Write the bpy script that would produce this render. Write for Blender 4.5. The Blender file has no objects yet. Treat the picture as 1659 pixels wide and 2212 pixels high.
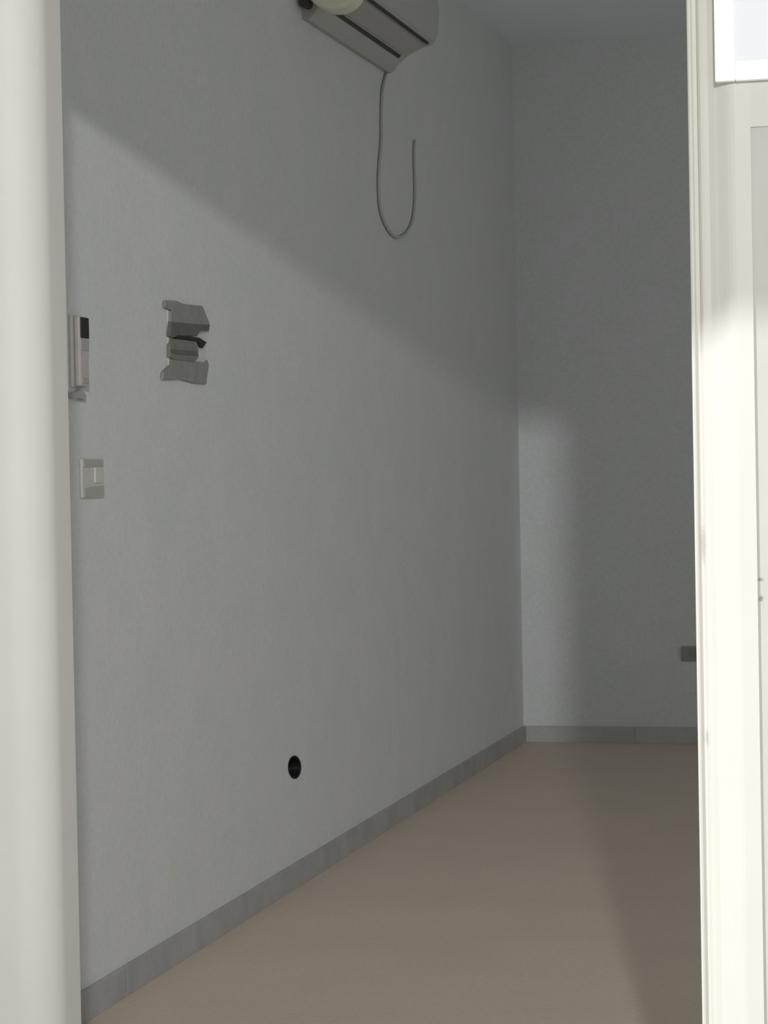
import bpy, bmesh, math
from mathutils import Vector, Matrix

S = bpy.context.scene
C = S.collection

# ------------------------------------------------------------------ camera
YAW, PITCH, ROLL = 0.24482, 0.01958, 0.01843
CAM_H = 1.15
cd = bpy.data.cameras.new('camera')
cam = bpy.data.objects.new('camera', cd)
C.objects.link(cam)
cd.sensor_fit = 'VERTICAL'
cd.sensor_height = 36.0
cd.lens = 5128.4 / 2212.0 * 36.0
cd.clip_start = 0.05
f = Vector((-math.sin(YAW) * math.cos(PITCH), math.cos(YAW) * math.cos(PITCH), -math.sin(PITCH)))
r = Vector((math.cos(YAW), math.sin(YAW), 0))
u = r.cross(f)
r2 = r * math.cos(ROLL) - u * math.sin(ROLL)
u2 = r * math.sin(ROLL) + u * math.cos(ROLL)
M = Matrix(((r2.x, u2.x, -f.x, 0), (r2.y, u2.y, -f.y, 0), (r2.z, u2.z, -f.z, CAM_H), (0, 0, 0, 1)))
cam.matrix_world = M
S.camera = cam

# ------------------------------------------------------------------ light
S.view_settings.view_transform = 'Standard'
S.view_settings.look = 'None'
S.view_settings.exposure = 0.0
S.view_settings.gamma = 1.0
S.view_settings.use_curve_mapping = False

WORLD_COL, WORLD_STR = (0.93, 0.98, 1.0), 0.45
LAMP_POS, LAMP_COL, LAMP_W, LAMP_R = (0.70, -2.0, 2.69), (0.985, 0.985, 1.0), 690.0, 0.08
SUN_STR, SUN_EL, SUN_AZ = 3.9, math.radians(42.6), math.radians(50)
FILL_COL = (0.985, 1.0, 0.965)
SIDE_FILLS = ((5.4, 2.0, 9.3), (8.2, 1.3, 3.4))      # fill lights added on the side wall: centre y, width, watts
FRONT_FILL_W = 4.2                       # watts of the fill light added beside the door

w = bpy.data.worlds.new('sky')
S.world = w
w.use_nodes = True
w.node_tree.nodes['Background'].inputs[0].default_value = (*WORLD_COL, 1)
w.node_tree.nodes['Background'].inputs[1].default_value = WORLD_STR

ld = bpy.data.lights.new('yard_lamp', 'POINT')
ld.energy = LAMP_W
ld.color = LAMP_COL
ld.shadow_soft_size = LAMP_R
lo = bpy.data.objects.new('yard_lamp', ld)
lo.location = LAMP_POS
C.objects.link(lo)

sd = bpy.data.lights.new('sun', 'SUN')
sd.energy = SUN_STR
sd.color = (0.92, 0.95, 1.0)
sd.angle = math.radians(1.0)
so = bpy.data.objects.new('sun', sd)
dirv = Vector((math.sin(SUN_AZ) * math.cos(SUN_EL), math.cos(SUN_AZ) * math.cos(SUN_EL), -math.sin(SUN_EL)))
so.rotation_euler = dirv.to_track_quat('-Z', 'Y').to_euler()
so.location = (-3, -3, 6)
C.objects.link(so)

# fill lights added at unseen side openings to brighten the room
for wy, ww, wp in SIDE_FILLS:
    wl = bpy.data.lights.new('window_daylight', 'AREA')
    wl.shape = 'RECTANGLE'
    wl.size, wl.size_y = 1.4, ww
    wl.energy = wp
    wl.color = FILL_COL
    wo = bpy.data.objects.new('window_daylight', wl)
    wo.location = (1.86, wy, 1.6)
    wo.rotation_euler = Vector((-1, 0, 0)).to_track_quat('-Z', 'Y').to_euler()
    C.objects.link(wo)

wl = bpy.data.lights.new('borrowed_daylight', 'AREA')  # fill light added at the unseen opening beside the door
wl.shape = 'RECTANGLE'
wl.size, wl.size_y = 1.0, 1.3
wl.energy = FRONT_FILL_W
wl.color = FILL_COL
wo = bpy.data.objects.new('borrowed_daylight', wl)
wo.location = (1.05, 3.52, 1.6)
wo.rotation_euler = Vector((0, 1, 0)).to_track_quat('-Z', 'Z').to_euler()
C.objects.link(wo)

# ------------------------------------------------------------------ materials
def mat(name, col, rough=0.7, mottle=0.0, scale=1.2, grain=0.0, gscale=90.0, col2=None, bump=0.0, spec=0.3):
    m = bpy.data.materials.new(name)
    m.use_nodes = True
    nt = m.node_tree
    N, L = nt.nodes, nt.links
    b = N['Principled BSDF']
    b.inputs['Roughness'].default_value = rough
    b.inputs['Specular IOR Level'].default_value = spec
    tc = N.new('ShaderNodeTexCoord')
    n1 = N.new('ShaderNodeTexNoise')
    n1.inputs['Scale'].default_value = scale
    n1.inputs['Detail'].default_value = 4
    L.new(tc.outputs['Object'], n1.inputs['Vector'])
    n2 = N.new('ShaderNodeTexNoise')
    n2.inputs['Scale'].default_value = gscale
    n2.inputs['Detail'].default_value = 3
    L.new(tc.outputs['Object'], n2.inputs['Vector'])
    mx = N.new('ShaderNodeMix')
    mx.data_type = 'RGBA'
    a = [c * (1 - mottle) for c in col]
    c2 = col2 or [min(1, c * (1 + mottle)) for c in col]
    mx.inputs[6].default_value = (*a, 1)
    mx.inputs[7].default_value = (*c2, 1)
    mr = N.new('ShaderNodeMapRange')
    mr.inputs[1].default_value = 0.35
    mr.inputs[2].default_value = 0.65
    L.new(n1.outputs['Fac'], mr.inputs[0])
    L.new(mr.outputs[0], mx.inputs[0])
    mg = N.new('ShaderNodeMapRange')
    mg.inputs[1].default_value = 0.3
    mg.inputs[2].default_value = 0.7
    mg.inputs[3].default_value = 1 - grain
    mg.inputs[4].default_value = 1 + grain
    L.new(n2.outputs['Fac'], mg.inputs[0])
    vm = N.new('ShaderNodeVectorMath')
    vm.operation = 'SCALE'
    L.new(mx.outputs[2], vm.inputs[0])
    L.new(mg.outputs[0], vm.inputs[3])
    L.new(vm.outputs[0], b.inputs['Base Color'])
    if bump:
        bp = N.new('ShaderNodeBump')
        bp.inputs['Strength'].default_value = bump
        bp.inputs['Distance'].default_value = 0.002
        L.new(n2.outputs['Fac'], bp.inputs['Height'])
        L.new(bp.outputs[0], b.inputs['Normal'])
    m['vm'] = 1
    return m


def spots(m, items, col=(0.25, 0.24, 0.22), strength=0.7):
    """worn marks: items = (centre, radii) ellipsoids in object space, broken up by noise"""
    nt = m.node_tree
    N, L = nt.nodes, nt.links
    b = N['Principled BSDF']
    src = b.inputs['Base Color'].links[0].from_socket
    tc = N.new('ShaderNodeTexCoord')
    nz = N.new('ShaderNodeTexNoise')
    nz.inputs['Scale'].default_value = 220
    L.new(tc.outputs['Object'], nz.inputs['Vector'])
    for cen, rad in items:
        s = N.new('ShaderNodeVectorMath'); s.operation = 'SUBTRACT'
        s.inputs[1].default_value = cen
        L.new(tc.outputs['Object'], s.inputs[0])
        d = N.new('ShaderNodeVectorMath'); d.operation = 'DIVIDE'
        d.inputs[1].default_value = rad
        L.new(s.outputs[0], d.inputs[0])
        ln = N.new('ShaderNodeVectorMath'); ln.operation = 'LENGTH'
        L.new(d.outputs[0], ln.inputs[0])
        ad = N.new('ShaderNodeMath'); ad.operation = 'ADD'
        L.new(ln.outputs['Value'], ad.inputs[0])
        L.new(nz.outputs['Fac'], ad.inputs[1])
        mr = N.new('ShaderNodeMapRange')
        mr.inputs[1].default_value = 1.7
        mr.inputs[2].default_value = 0.9
        mr.inputs[3].default_value = 0
        mr.inputs[4].default_value = strength
        L.new(ad.outputs[0], mr.inputs[0])
        mx = N.new('ShaderNodeMix'); mx.data_type = 'RGBA'
        L.new(mr.outputs[0], mx.inputs[0])
        L.new(src, mx.inputs[6])
        mx.inputs[7].default_value = (*col, 1)
        src = mx.outputs[2]
    L.new(src, b.inputs['Base Color'])
    return m


M_ROOM = mat('room_paint', (0.725, 0.72, 0.74), 0.85, 0.0, 7.0, 0.04, 85, (0.69, 0.712, 0.695), 0.15)
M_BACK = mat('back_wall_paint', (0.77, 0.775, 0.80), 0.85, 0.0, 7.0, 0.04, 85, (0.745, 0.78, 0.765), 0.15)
M_CEIL = mat('ceiling_paint', (0.88, 0.95, 0.98), 0.9, 0.02, 2.0, 0.03, 60)
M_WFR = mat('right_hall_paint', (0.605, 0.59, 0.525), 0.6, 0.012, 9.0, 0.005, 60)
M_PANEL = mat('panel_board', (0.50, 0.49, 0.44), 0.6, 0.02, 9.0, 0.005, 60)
M_HALL = mat('hall_paint', (0.65, 0.625, 0.585), 0.6, 0.012, 9.0, 0.005, 60)
M_CASING = mat('casing_paint', (0.605, 0.59, 0.525), 0.45, 0.01, 6.0, 0.005, 60)
M_FLOOR = mat('floor_tile', (0.66, 0.55, 0.45), 0.6, 0.02, 3.0, 0.05, 70)
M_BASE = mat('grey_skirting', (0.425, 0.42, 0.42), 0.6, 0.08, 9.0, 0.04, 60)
M_PATIO = mat('patio_concrete', (0.42, 0.41, 0.38), 0.9, 0.05, 3.0, 0.03, 60)
M_ACBODY = mat('ac_plastic', (0.49, 0.49, 0.47), 0.6, 0.02, 6, 0.02, 60)
M_CREAM = mat('cream_plastic', (0.82, 0.79, 0.65), 0.5)
M_DARK = mat('dark_slot', (0.07, 0.07, 0.058), 0.8)
M_BLACK = mat('black_plastic', (0.016, 0.018, 0.016), 0.5)
M_BOXGREY = mat('grey_cover', (0.30, 0.30, 0.28), 0.7, 0.08, 30)
M_BOXDARK = mat('dark_grey_cover', (0.145, 0.145, 0.13), 0.7, 0.10, 40)
M_BOXMID = mat('mid_grey_cover', (0.225, 0.225, 0.205), 0.7, 0.06, 40)
M_PLATE = mat('pale_plate', (0.66, 0.665, 0.63), 0.6, 0.02, 20)
M_SWITCH = mat('ivory_switch', (0.63, 0.63, 0.58), 0.5, 0.03, 30)
M_SWITCH2 = mat('grey_switch_edge', (0.47, 0.47, 0.435), 0.5, 0.03, 30)
M_REMOTE = mat('remote_body', (0.54, 0.50, 0.48), 0.5, 0.03, 30)
M_REMGREY = mat('remote_grey', (0.42, 0.425, 0.41), 0.5)
M_HOLDER = mat('holder_plastic', (0.66, 0.65, 0.60), 0.5)
M_CABLE = mat('cable_grey', (0.53, 0.535, 0.515), 0.7)
M_WHITE = mat('white_frame', (0.97, 0.97, 0.95), 0.5, spec=0.2)
M_PANE = mat('white_sheet', (0.80, 0.80, 0.835), 0.5, spec=0.2)
spots(M_CASING, [((-0.3805, 3.40, 1.030), (0.0045, 0.05, 0.030)), ((-0.379, 3.40, 0.75), (0.003, 0.05, 0.014))],
      (0.40, 0.39, 0.35), 0.7)
spots(M_PANEL, [((-0.2985, 3.385, 0.979), (0.005, 0.05, 0.0030)), ((-0.2985, 3.385, 0.952), (0.004, 0.05, 0.0045))],
      (0.22, 0.21, 0.20), 0.9)


# ------------------------------------------------------------------ mesh helpers
def obj(name, bm, m, parent=None, smooth=False):
    bmesh.ops.recalc_face_normals(bm, faces=bm.faces)
    me = bpy.data.meshes.new(name)
    bm.to_mesh(me)
    bm.free()
    me.materials.append(m)
    if smooth:
        for p in me.polygons:
            p.use_smooth = True
    o = bpy.data.objects.new(name, me)
    C.objects.link(o)
    if parent:
        o.parent = parent
        o.matrix_parent_inverse = parent.matrix_world.inverted() if False else Matrix.Translation(-parent.location)
    return o


def struct(name, bm, m, parent=None):
    o = obj(name, bm, m, parent)
    if not parent:
        o['kind'] = 'structure'
    return o


def thing(name, label, cat, loc):
    o = bpy.data.objects.new(name, None)
    o.location = loc
    o.empty_display_size = 0.05
    C.objects.link(o)
    o['label'] = label
    o['category'] = cat
    return o


def box(bm, x0, x1, y0, y1, z0, z1, bev=0.0, seg=2):
    vs = [bm.verts.new((x, y, z)) for x in (x0, x1) for y in (y0, y1) for z in (z0, z1)]
    F = [(0, 1, 3, 2), (4, 6, 7, 5), (0, 4, 5, 1), (2, 3, 7, 6), (0, 2, 6, 4), (1, 5, 7, 3)]
    fs = [bm.faces.new([vs[i] for i in q]) for q in F]
    if bev:
        es = list({e for q in fs for e in q.edges})
        bmesh.ops.bevel(bm, geom=es, offset=bev, segments=seg, affect='EDGES', profile=0.5)


def prism(bm, pts, axis, a, b, bev=0.0):
    """pts in the plane orthogonal to axis ('x': (y,z), 'y': (x,z), 'z': (x,y)), extruded a..b"""
    def P(p, t):
        return {'x': (t, p[0], p[1]), 'y': (p[0], t, p[1]), 'z': (p[0], p[1], t)}[axis]
    A = [bm.verts.new(P(p, a)) for p in pts]
    B = [bm.verts.new(P(p, b)) for p in pts]
    fb = bm.faces.new(B)
    fs = [bm.faces.new(A), fb]
    n = len(pts)
    for i in range(n):
        fs.append(bm.faces.new((A[i], A[(i + 1) % n], B[(i + 1) % n], B[i])))
    if bev:
        bmesh.ops.bevel(bm, geom=list(fb.edges), offset=bev, segments=2, affect='EDGES', profile=0.5)


def tube(bm, pts, rad, n=8, sub=6):
    P = [Vector(p) for p in pts]
    out = []
    for i in range(len(P) - 1):
        p0, p1, p2, p3 = P[max(i - 1, 0)], P[i], P[i + 1], P[min(i + 2, len(P) - 1)]
        for k in range(sub):
            t = k / sub
            out.append(0.5 * ((2 * p1) + (-p0 + p2) * t + (2 * p0 - 5 * p1 + 4 * p2 - p3) * t * t + (-p0 + 3 * p1 - 3 * p2 + p3) * t ** 3))
    out.append(P[-1])
    rings = []
    for i, p in enumerate(out):
        d = (out[min(i + 1, len(out) - 1)] - out[max(i - 1, 0)]).normalized()
        a = Vector((1, 0, 0))
        a = (a - d * a.dot(d)).normalized()
        b = d.cross(a)
        rings.append([bm.verts.new(p + rad * (a * math.cos(2 * math.pi * k / n) + b * math.sin(2 * math.pi * k / n))) for k in range(n)])
    for i in range(len(rings) - 1):
        for k in range(n):
            bm.faces.new((rings[i][k], rings[i][(k + 1) % n], rings[i + 1][(k + 1) % n], rings[i + 1][k]))
    bm.faces.new(rings[0])
    bm.faces.new(rings[-1])


# ------------------------------------------------------------------ room dimensions
XL, XR = -1.828, 1.70          # left and right walls of the empty room
YD, YB = 3.53, 9.628           # room side of the door wall, back wall
H = 2.867
OL, OR, OH = -1.394, -0.393, 2.053   # door opening
YF = 3.41                      # hall face of the door wall

# floor, ceiling
bm = bmesh.new(); box(bm, XL - .25, XR + .25, 3.38, YB + .25, -0.12, 0.0)
struct('floor', bm, M_FLOOR)
bm = bmesh.new(); box(bm, XL - .25, XR + .25, 3.38, YB + .25, H, H + .14)
struct('ceiling', bm, M_CEIL)

# left wall with the round hole of the junction box cut through its face
HY, HZ, HRY, HRZ = 6.250, 0.326, 0.062, 0.031
bm = bmesh.new()
outer = [bm.verts.new((XL, y, z)) for y, z in ((YD - .02, -.01), (YB, -.01), (YB, H), (YD - .02, H))]
inner = [bm.verts.new((XL, HY + HRY * math.cos(t), HZ + HRZ * math.sin(t) - 0.12 * (HRY * math.cos(t)))) for t in [2 * math.pi * k / 28 for k in range(28)]]
es = [bm.edges.new((outer[i], outer[(i + 1) % 4])) for i in range(4)]
es += [bm.edges.new((inner[i], inner[(i + 1) % 28])) for i in range(28)]
bmesh.ops.triangle_fill(bm, use_beauty=True, use_dissolve=False, edges=es)
box(bm, XL - .25, XL - .09, YD - .02, YB + .25, -.01, H)
struct('wall_left', bm, M_ROOM)

bm = bmesh.new(); box(bm, XL - .25, XR + .25, YB, YB + .22, -.01, H)
struct('wall_back', bm, M_BACK)

# right wall with openings added for the side fill lights
WZ0, WZ1 = 0.85, 2.35
bm = bmesh.new()
yy = YD - .02
for k, (wy, ww, wp) in enumerate(SIDE_FILLS):
    WY0, WY1 = wy - ww / 2 - .08, wy + ww / 2 + .08
    box(bm, XR, XR + .22, yy, WY0, -.01, H)
    box(bm, XR, XR + .22, WY0, WY1, -.01, WZ0)
    box(bm, XR, XR + .22, WY0, WY1, WZ1, H)
    yy = WY1
    fb = bmesh.new()
    for a in ((WY0, WY0 + .05, WZ0, WZ1), (WY1 - .05, WY1, WZ0, WZ1), (wy - .025, wy + .025, WZ0, WZ1),
              (WY0, WY1, WZ0, WZ0 + .05), (WY0, WY1, WZ1 - .05, WZ1)):
        box(fb, XR + .02, XR + .07, *a)
    struct('window_%d' % (k + 1), fb, M_WHITE)  # unseen frames added around the side fill lights
box(bm, XR, XR + .22, yy, YB + .2, -.01, H)
struct('wall_right', bm, M_ROOM)

# door wall: rounded plaster edge at the left of the opening
bm = bmesh.new()
rr = 0.06
arc = [(OL - rr + rr * math.cos(t), YF + rr + rr * math.sin(t)) for t in [math.radians(-a) for a in range(0, 91, 3)]]
prism(bm, [(OL, YD)] + arc + [(-3.2, YF), (-3.2, YD)], 'z', 0, 2.9)
struct('wall_front', bm, M_HALL)
bm = bmesh.new()
REC = -0.3023                      # outer edge of the casing / start of the recessed panel
RZ = 1.617
box(bm, OL, OR, YF, YD, OH, 2.9)                         # above the door
# right of the door, around the opening added for the front fill light (x .55-1.55, z .95-2.25)
for a in ((OR, .55, YF, YD, 0, 2.9), (1.55, 3.2, YF, YD, 0, 2.9), (.55, 1.55, YF, YD, 0, .95), (.55, 1.55, YF, YD, 2.25, 2.9)):
    box(bm, *a)
box(bm, REC, .55, 3.380, YF, RZ, 2.9)                    # flush upper field
struct('wall_front', bm, M_WFR)
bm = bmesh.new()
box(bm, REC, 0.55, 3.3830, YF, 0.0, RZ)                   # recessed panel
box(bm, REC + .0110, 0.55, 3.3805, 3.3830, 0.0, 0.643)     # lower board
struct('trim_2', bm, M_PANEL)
bm = bmesh.new()
for a in ((.55, .59, .95, 2.25), (1.51, 1.55, .95, 2.25), (.59, 1.51, .95, .99), (.59, 1.51, 2.21, 2.25), (1.03, 1.07, .99, 2.21)):
    box(bm, a[0], a[1], 3.42, 3.46, a[2], a[3])
struct('window_3', bm, M_WHITE)  # frame of an unseen opening added only for fill light
bm = bmesh.new(); box(bm, .59, 1.51, 3.436, 3.442, .99, 2.21)
struct('window_4', bm, mat('frosted_pane', (0.75, 0.76, 0.76), 0.5))  # frosted pane of that added opening

# moulded casing on the right of the opening (with its top run over the door)
prof = [(OR, 3.43), (OR, 3.4060), (-.3920, 3.4035), (-.3900, 3.4022), (-.3875, 3.4030), (-.3850, 3.4065), (-.3800, 3.4065),
        (-.3775, 3.4010), (-.3745, 3.3980), (-.3700, 3.3970), (-.3630, 3.3965), (-.3590, 3.3945), (-.3550, 3.3925), (-.3500, 3.3905),
        (-.3450, 3.3878), (-.3400, 3.3850), (-.3350, 3.3825), (-.3300, 3.3808), (-.3250, 3.3800), (-.3060, 3.3800), (REC, 3.3800), (REC, 3.43)]
bm = bmesh.new()
prism(bm, prof, 'z', 0, OH)
prism(bm, [(y, OH + (x - OR)) for x, y in prof], 'x', OL, REC)
struct('trim_1', bm, M_CASING)

# outside the door: hall floor, plus unseen sun blockers
bm = bmesh.new(); box(bm, -4.5, 5, -6, 3.38, -.12, 0)
struct('floor_hall', bm, M_PATIO)
bm = bmesh.new(); box(bm, -3.2, 3.2, 2.30, 3.53, 2.90, 3.02)
struct('ceiling_hall', bm, M_HALL)  # unseen slab added so its edge cuts the sun off the upper casing
bm = bmesh.new(); box(bm, -2.05, -1.90, 2.30, YF, 0, 2.9)
struct('wall_hall', bm, M_HALL)  # unseen pier added to keep sun off the left of the doorway

# baseboards, laid as separate grey tiles with thin joints
bm = bmesh.new()
y = YD
while y < YB - .02:
    y1 = min(y + .45, YB)
    box(bm, XL, XL + .011, y + .0003, y1 - .0003, 0, .066, .0008, 1)
    y = y1
struct('baseboard_left', bm, M_BASE)
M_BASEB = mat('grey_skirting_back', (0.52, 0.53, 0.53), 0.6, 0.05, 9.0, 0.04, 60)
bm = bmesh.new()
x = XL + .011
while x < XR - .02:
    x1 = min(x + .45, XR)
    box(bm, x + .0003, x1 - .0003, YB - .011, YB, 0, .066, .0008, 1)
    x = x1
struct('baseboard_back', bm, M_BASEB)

# ------------------------------------------------------------------ air conditioner
ac = thing('air_conditioner', 'grey split air conditioner high on the left wall, seen from below', 'air conditioner', (XL, 6.95, 2.40))
def P(w_, z): return (XL + w_, z)
acp = [P(0, 2.412), P(.020, 2.410), P(.034, 2.424), P(.050, 2.452), P(.066, 2.466), P(.110, 2.482), P(.152, 2.492), P(.166, 2.503),
       P(.175, 2.530), P(.180, 2.600), P(.176, 2.665), P(.160, 2.700), P(.120, 2.712), P(0, 2.712)]
bm = bmesh.new(); prism(bm, acp, 'y', 6.47, 7.45, .006)
obj('body', bm, M_ACBODY, ac)
bm = bmesh.new()
cap = [(-1.715 + .072 * math.cos(t), 2.475 + .058 * math.sin(t)) for t in [math.pi + math.pi * k / 14 for k in range(15)]]
cap += [(-1.650, 2.69), (-1.668, 2.706), (-1.762, 2.706), (-1.780, 2.69)]
prism(bm, cap, 'y', 6.47, 6.385, .012)
obj('end_cap', bm, M_CREAM, ac)['label'] = 'cream rounded end cap'
for (wa, za, wb, zb, y0, y1) in ((.053, 2.454, .060, 2.461, 6.56, 7.41), (.147, 2.4900, .155, 2.4935, 6.50, 7.40)):
    bm = bmesh.new()
    prism(bm, [P(wa, za - .0035), P(wb, zb - .0035), P(wb, zb + .002), P(wa, za + .002)], 'y', y0, y1)
    obj('louver_gap', bm, M_DARK, ac)['label'] = 'dark gap beside louver'
bm = bmesh.new()
prism(bm, [P(.068, 2.4625), P(.138, 2.4845), P(.138, 2.4885), P(.068, 2.467)], 'y', 6.56, 7.40)
obj('louver', bm, M_ACBODY, ac)
bm = bmesh.new()
tube(bm, [(XL + .018, 6.50, 2.452), (XL + .020, 6.42, 2.450)], .014, 12, 1)
obj('pipe_outlet', bm, M_DARK, ac)['label'] = 'dark pipe outlet'

# ------------------------------------------------------------------ hanging cable
cx = XL + .006
cable = bmesh.new()
tube(cable, [(cx, yy, zz) for yy, zz in ((7.43, 2.408), (7.375, 2.345), (7.355, 2.26), (7.350, 2.189), (7.318, 2.11), (7.300, 2.033), (7.325, 1.955),
     (7.42, 1.906), (7.531, 1.893), (7.656, 1.915), (7.752, 1.962), (7.798, 2.029), (7.809, 2.092), (7.805, 2.2), (7.821, 2.245))], .0052)
o = obj('cable', cable, M_CABLE, smooth=True)
o['label'] = 'thin grey cable looping down the wall below the air conditioner'
o['category'] = 'cable'

# ------------------------------------------------------------------ remote in its wall holder
rm = thing('remote_control', 'slim pale remote control with black top, in wall bracket by left door edge', 'remote control', (XL, 4.69, 1.30))
bm = bmesh.new(); box(bm, XL, XL + .006, 4.640, 4.722, 1.325, 1.476, .002)
obj('holder', bm, M_HOLDER, rm)
bm = bmesh.new(); box(bm, XL + .006, XL + .020, 4.652, 4.703, 1.327, 1.474, .004)
obj('body', bm, M_REMOTE, rm)
bm = bmesh.new(); box(bm, XL + .019, XL + .0225, 4.655, 4.700, 1.428, 1.471, .0015)
obj('screen', bm, M_BLACK, rm)['label'] = 'black screen'
bm = bmesh.new(); box(bm, XL + .019, XL + .0215, 4.656, 4.699, 1.402, 1.426, .001)
obj('button_pad', bm, M_REMGREY, rm)['label'] = 'grey button pad'
bm = bmesh.new(); box(bm, XL + .019, XL + .0215, 4.660, 4.696, 1.333, 1.345, .001)
obj('button', bm, M_REMGREY, rm)['label'] = 'small grey button'
bm = bmesh.new()  # thin ragged grey piece just under the holder
prism(bm, [(4.627, 1.314), (4.660, 1.315), (4.672, 1.322), (4.684, 1.320), (4.705, 1.309), (4.697, 1.298), (4.670, 1.303), (4.662, 1.325), (4.655, 1.302), (4.634, 1.300)][:7] + [(4.664, 1.302), (4.634, 1.300)],
      'x', XL, XL + .012, .001)
obj('bracket_foot', bm, M_REMGREY, rm)['label'] = 'grey bracket foot'

# ------------------------------------------------------------------ grey electrical box
eb = thing('electrical_box', 'grey electrical box with dark slots and ragged covers on the left wall', 'electrical box', (XL, 5.40, 1.35))
def plate(name, pts, x0, x1, m, lab=None, bev=.002):
    b = bmesh.new(); prism(b, pts, 'x', XL + x0, XL + x1, bev)
    q = obj(name, b, m, eb)
    if lab: q['label'] = lab
plate('back_plate', [(5.262, 1.525), (5.550, 1.535), (5.535, 1.37), (5.262, 1.372)], 0, .002, M_PLATE, 'pale back plate', 0)
plate('upper_cover', [(5.235, 1.543), (5.31, 1.546), (5.36, 1.542), (5.505, 1.546), (5.54, 1.516), (5.558, 1.506), (5.546, 1.488), (5.432, 1.485), (5.268, 1.494), (5.274, 1.523), (5.228, 1.526)],
      .002, .008, M_BOXGREY)
plate('breaker_row', [(5.262, 1.495), (5.429, 1.498), (5.555, 1.503), (5.545, 1.487), (5.470, 1.484), (5.455, 1.471), (5.345, 1.466), (5.272, 1.457), (5.253, 1.461)],
      .002, .010, M_BOXDARK, 'dark grey breaker row')
plate('slot', [(5.305, 1.465), (5.390, 1.4675), (5.470, 1.4665), (5.498, 1.461), (5.522, 1.459), (5.490, 1.443), (5.461, 1.457), (5.372, 1.4585), (5.290, 1.457)],
      .002, .0115, M_BLACK, 'black slot with hooked end', .001)
plate('front_cover', [(5.278, 1.456), (5.450, 1.458), (5.463, 1.445), (5.463, 1.419), (5.427, 1.406), (5.276, 1.408), (5.253, 1.412), (5.255, 1.441)],
      .002, .009, M_BOXMID)
plate('lower_slot', [(5.255, 1.430), (5.455, 1.434), (5.455, 1.423), (5.295, 1.420), (5.255, 1.423)], .0088, .0105, M_BOXDARK, 'dark lower slot', .001)
plate('lower_cover', [(5.274, 1.408), (5.430, 1.410), (5.445, 1.407), (5.515, 1.407), (5.537, 1.416), (5.547, 1.404), (5.523, 1.357), (5.434, 1.357), (5.332, 1.363), (5.204, 1.357), (5.209, 1.375), (5.262, 1.394)],
      .002, .0075, M_BOXGREY)

# ------------------------------------------------------------------ light switch
sw = thing('light_switch', 'ivory light switch with one rocker low beside the left door edge', 'light switch', (XL, 4.75, 1.09))
bm = bmesh.new(); box(bm, XL, XL + .007, 4.683, 4.812, 1.093, 1.177, .0025)
obj('plate', bm, M_SWITCH, sw)
bm = bmesh.new(); box(bm, XL + .006, XL + .010, 4.752, 4.798, 1.124, 1.158, .0015)
obj('rocker', bm, M_PLATE, sw)['label'] = 'paler rocker'
bm = bmesh.new(); box(bm, XL + .0062, XL + .0085, 4.690, 4.806, 1.158, 1.174, .0012)
obj('top_band', bm, M_SWITCH2, sw)['label'] = 'grey upper band'
bm = bmesh.new(); prism(bm, [(4.690, 1.113), (4.740, 1.117), (4.806, 1.118), (4.806, 1.097), (4.690, 1.095)], 'x', XL + .0062, XL + .0088, .0008)
obj('bottom_band', bm, M_SWITCH2, sw)['label'] = 'grey lower band'

# ------------------------------------------------------------------ open junction box (the black hole)
jb = bmesh.new()
n = 28
ring = lambda x, s: [jb.verts.new((x, HY + s * HRY * math.cos(2 * math.pi * k / n), HZ + s * HRZ * math.sin(2 * math.pi * k / n) - 0.12 * s * HRY * math.cos(2 * math.pi * k / n))) for k in range(n)]
R0, R1, R2, R3 = ring(XL + .0006, 1.05), ring(XL + .0006, .93), ring(XL - .05, .9), ring(XL - .002, 1.05)
for A, B in ((R3, R0), (R0, R1), (R1, R2)):
    for k in range(n):
        jb.faces.new((A[k], A[(k + 1) % n], B[(k + 1) % n], B[k]))
jb.faces.new(R2)
o = obj('junction_box', jb, M_BLACK)
o['label'] = 'black open junction box hole low in the left wall above the baseboard'
o['category'] = 'junction box'

# ------------------------------------------------------------------ socket on the back wall beside the casing
sk = thing('wall_socket', 'small dark grey socket low on the back wall, half hidden by the casing', 'socket', (-1.12, YB, .33))
bm = bmesh.new(); box(bm, -1.172, -1.070, YB - .008, YB, .335, .395, .0025)
obj('plate', bm, mat('grey_socket', (0.36, 0.365, 0.34), 0.6), sk)
bm = bmesh.new(); box(bm, -1.140, -1.100, YB - .011, YB - .007, .350, .385, .002)
obj('insert', bm, M_BOXGREY, sk)['label'] = 'dark insert'

# ------------------------------------------------------------------ framed white sheet at the top right
fs = thing('framed_board', 'bright white framed board hung above the right of the doorway casing', 'board', (-.17, 3.38, 1.68))
x0, x1, z0, z1, fw = -.3500, .02, 1.681, 2.02, .028
bm = bmesh.new()
box(bm, x0, x0 + fw, 3.366, 3.379, z0, z1, .002)
box(bm, x1 - fw, x1, 3.366, 3.379, z0, z1, .002)
box(bm, x0 + fw, x1 - fw, 3.366, 3.379, z0, z0 + fw, .002)
box(bm, x0 + fw, x1 - fw, 3.366, 3.379, z1 - fw, z1, .002)
obj('frame', bm, M_WHITE, fs)
bm = bmesh.new(); box(bm, x0 + fw - .002, x1 - fw + .002, 3.369, 3.378, z0 + fw - .002, z1 - fw + .002)
obj('sheet', bm, M_PANE, fs)['label'] = 'faintly bluish white sheet'
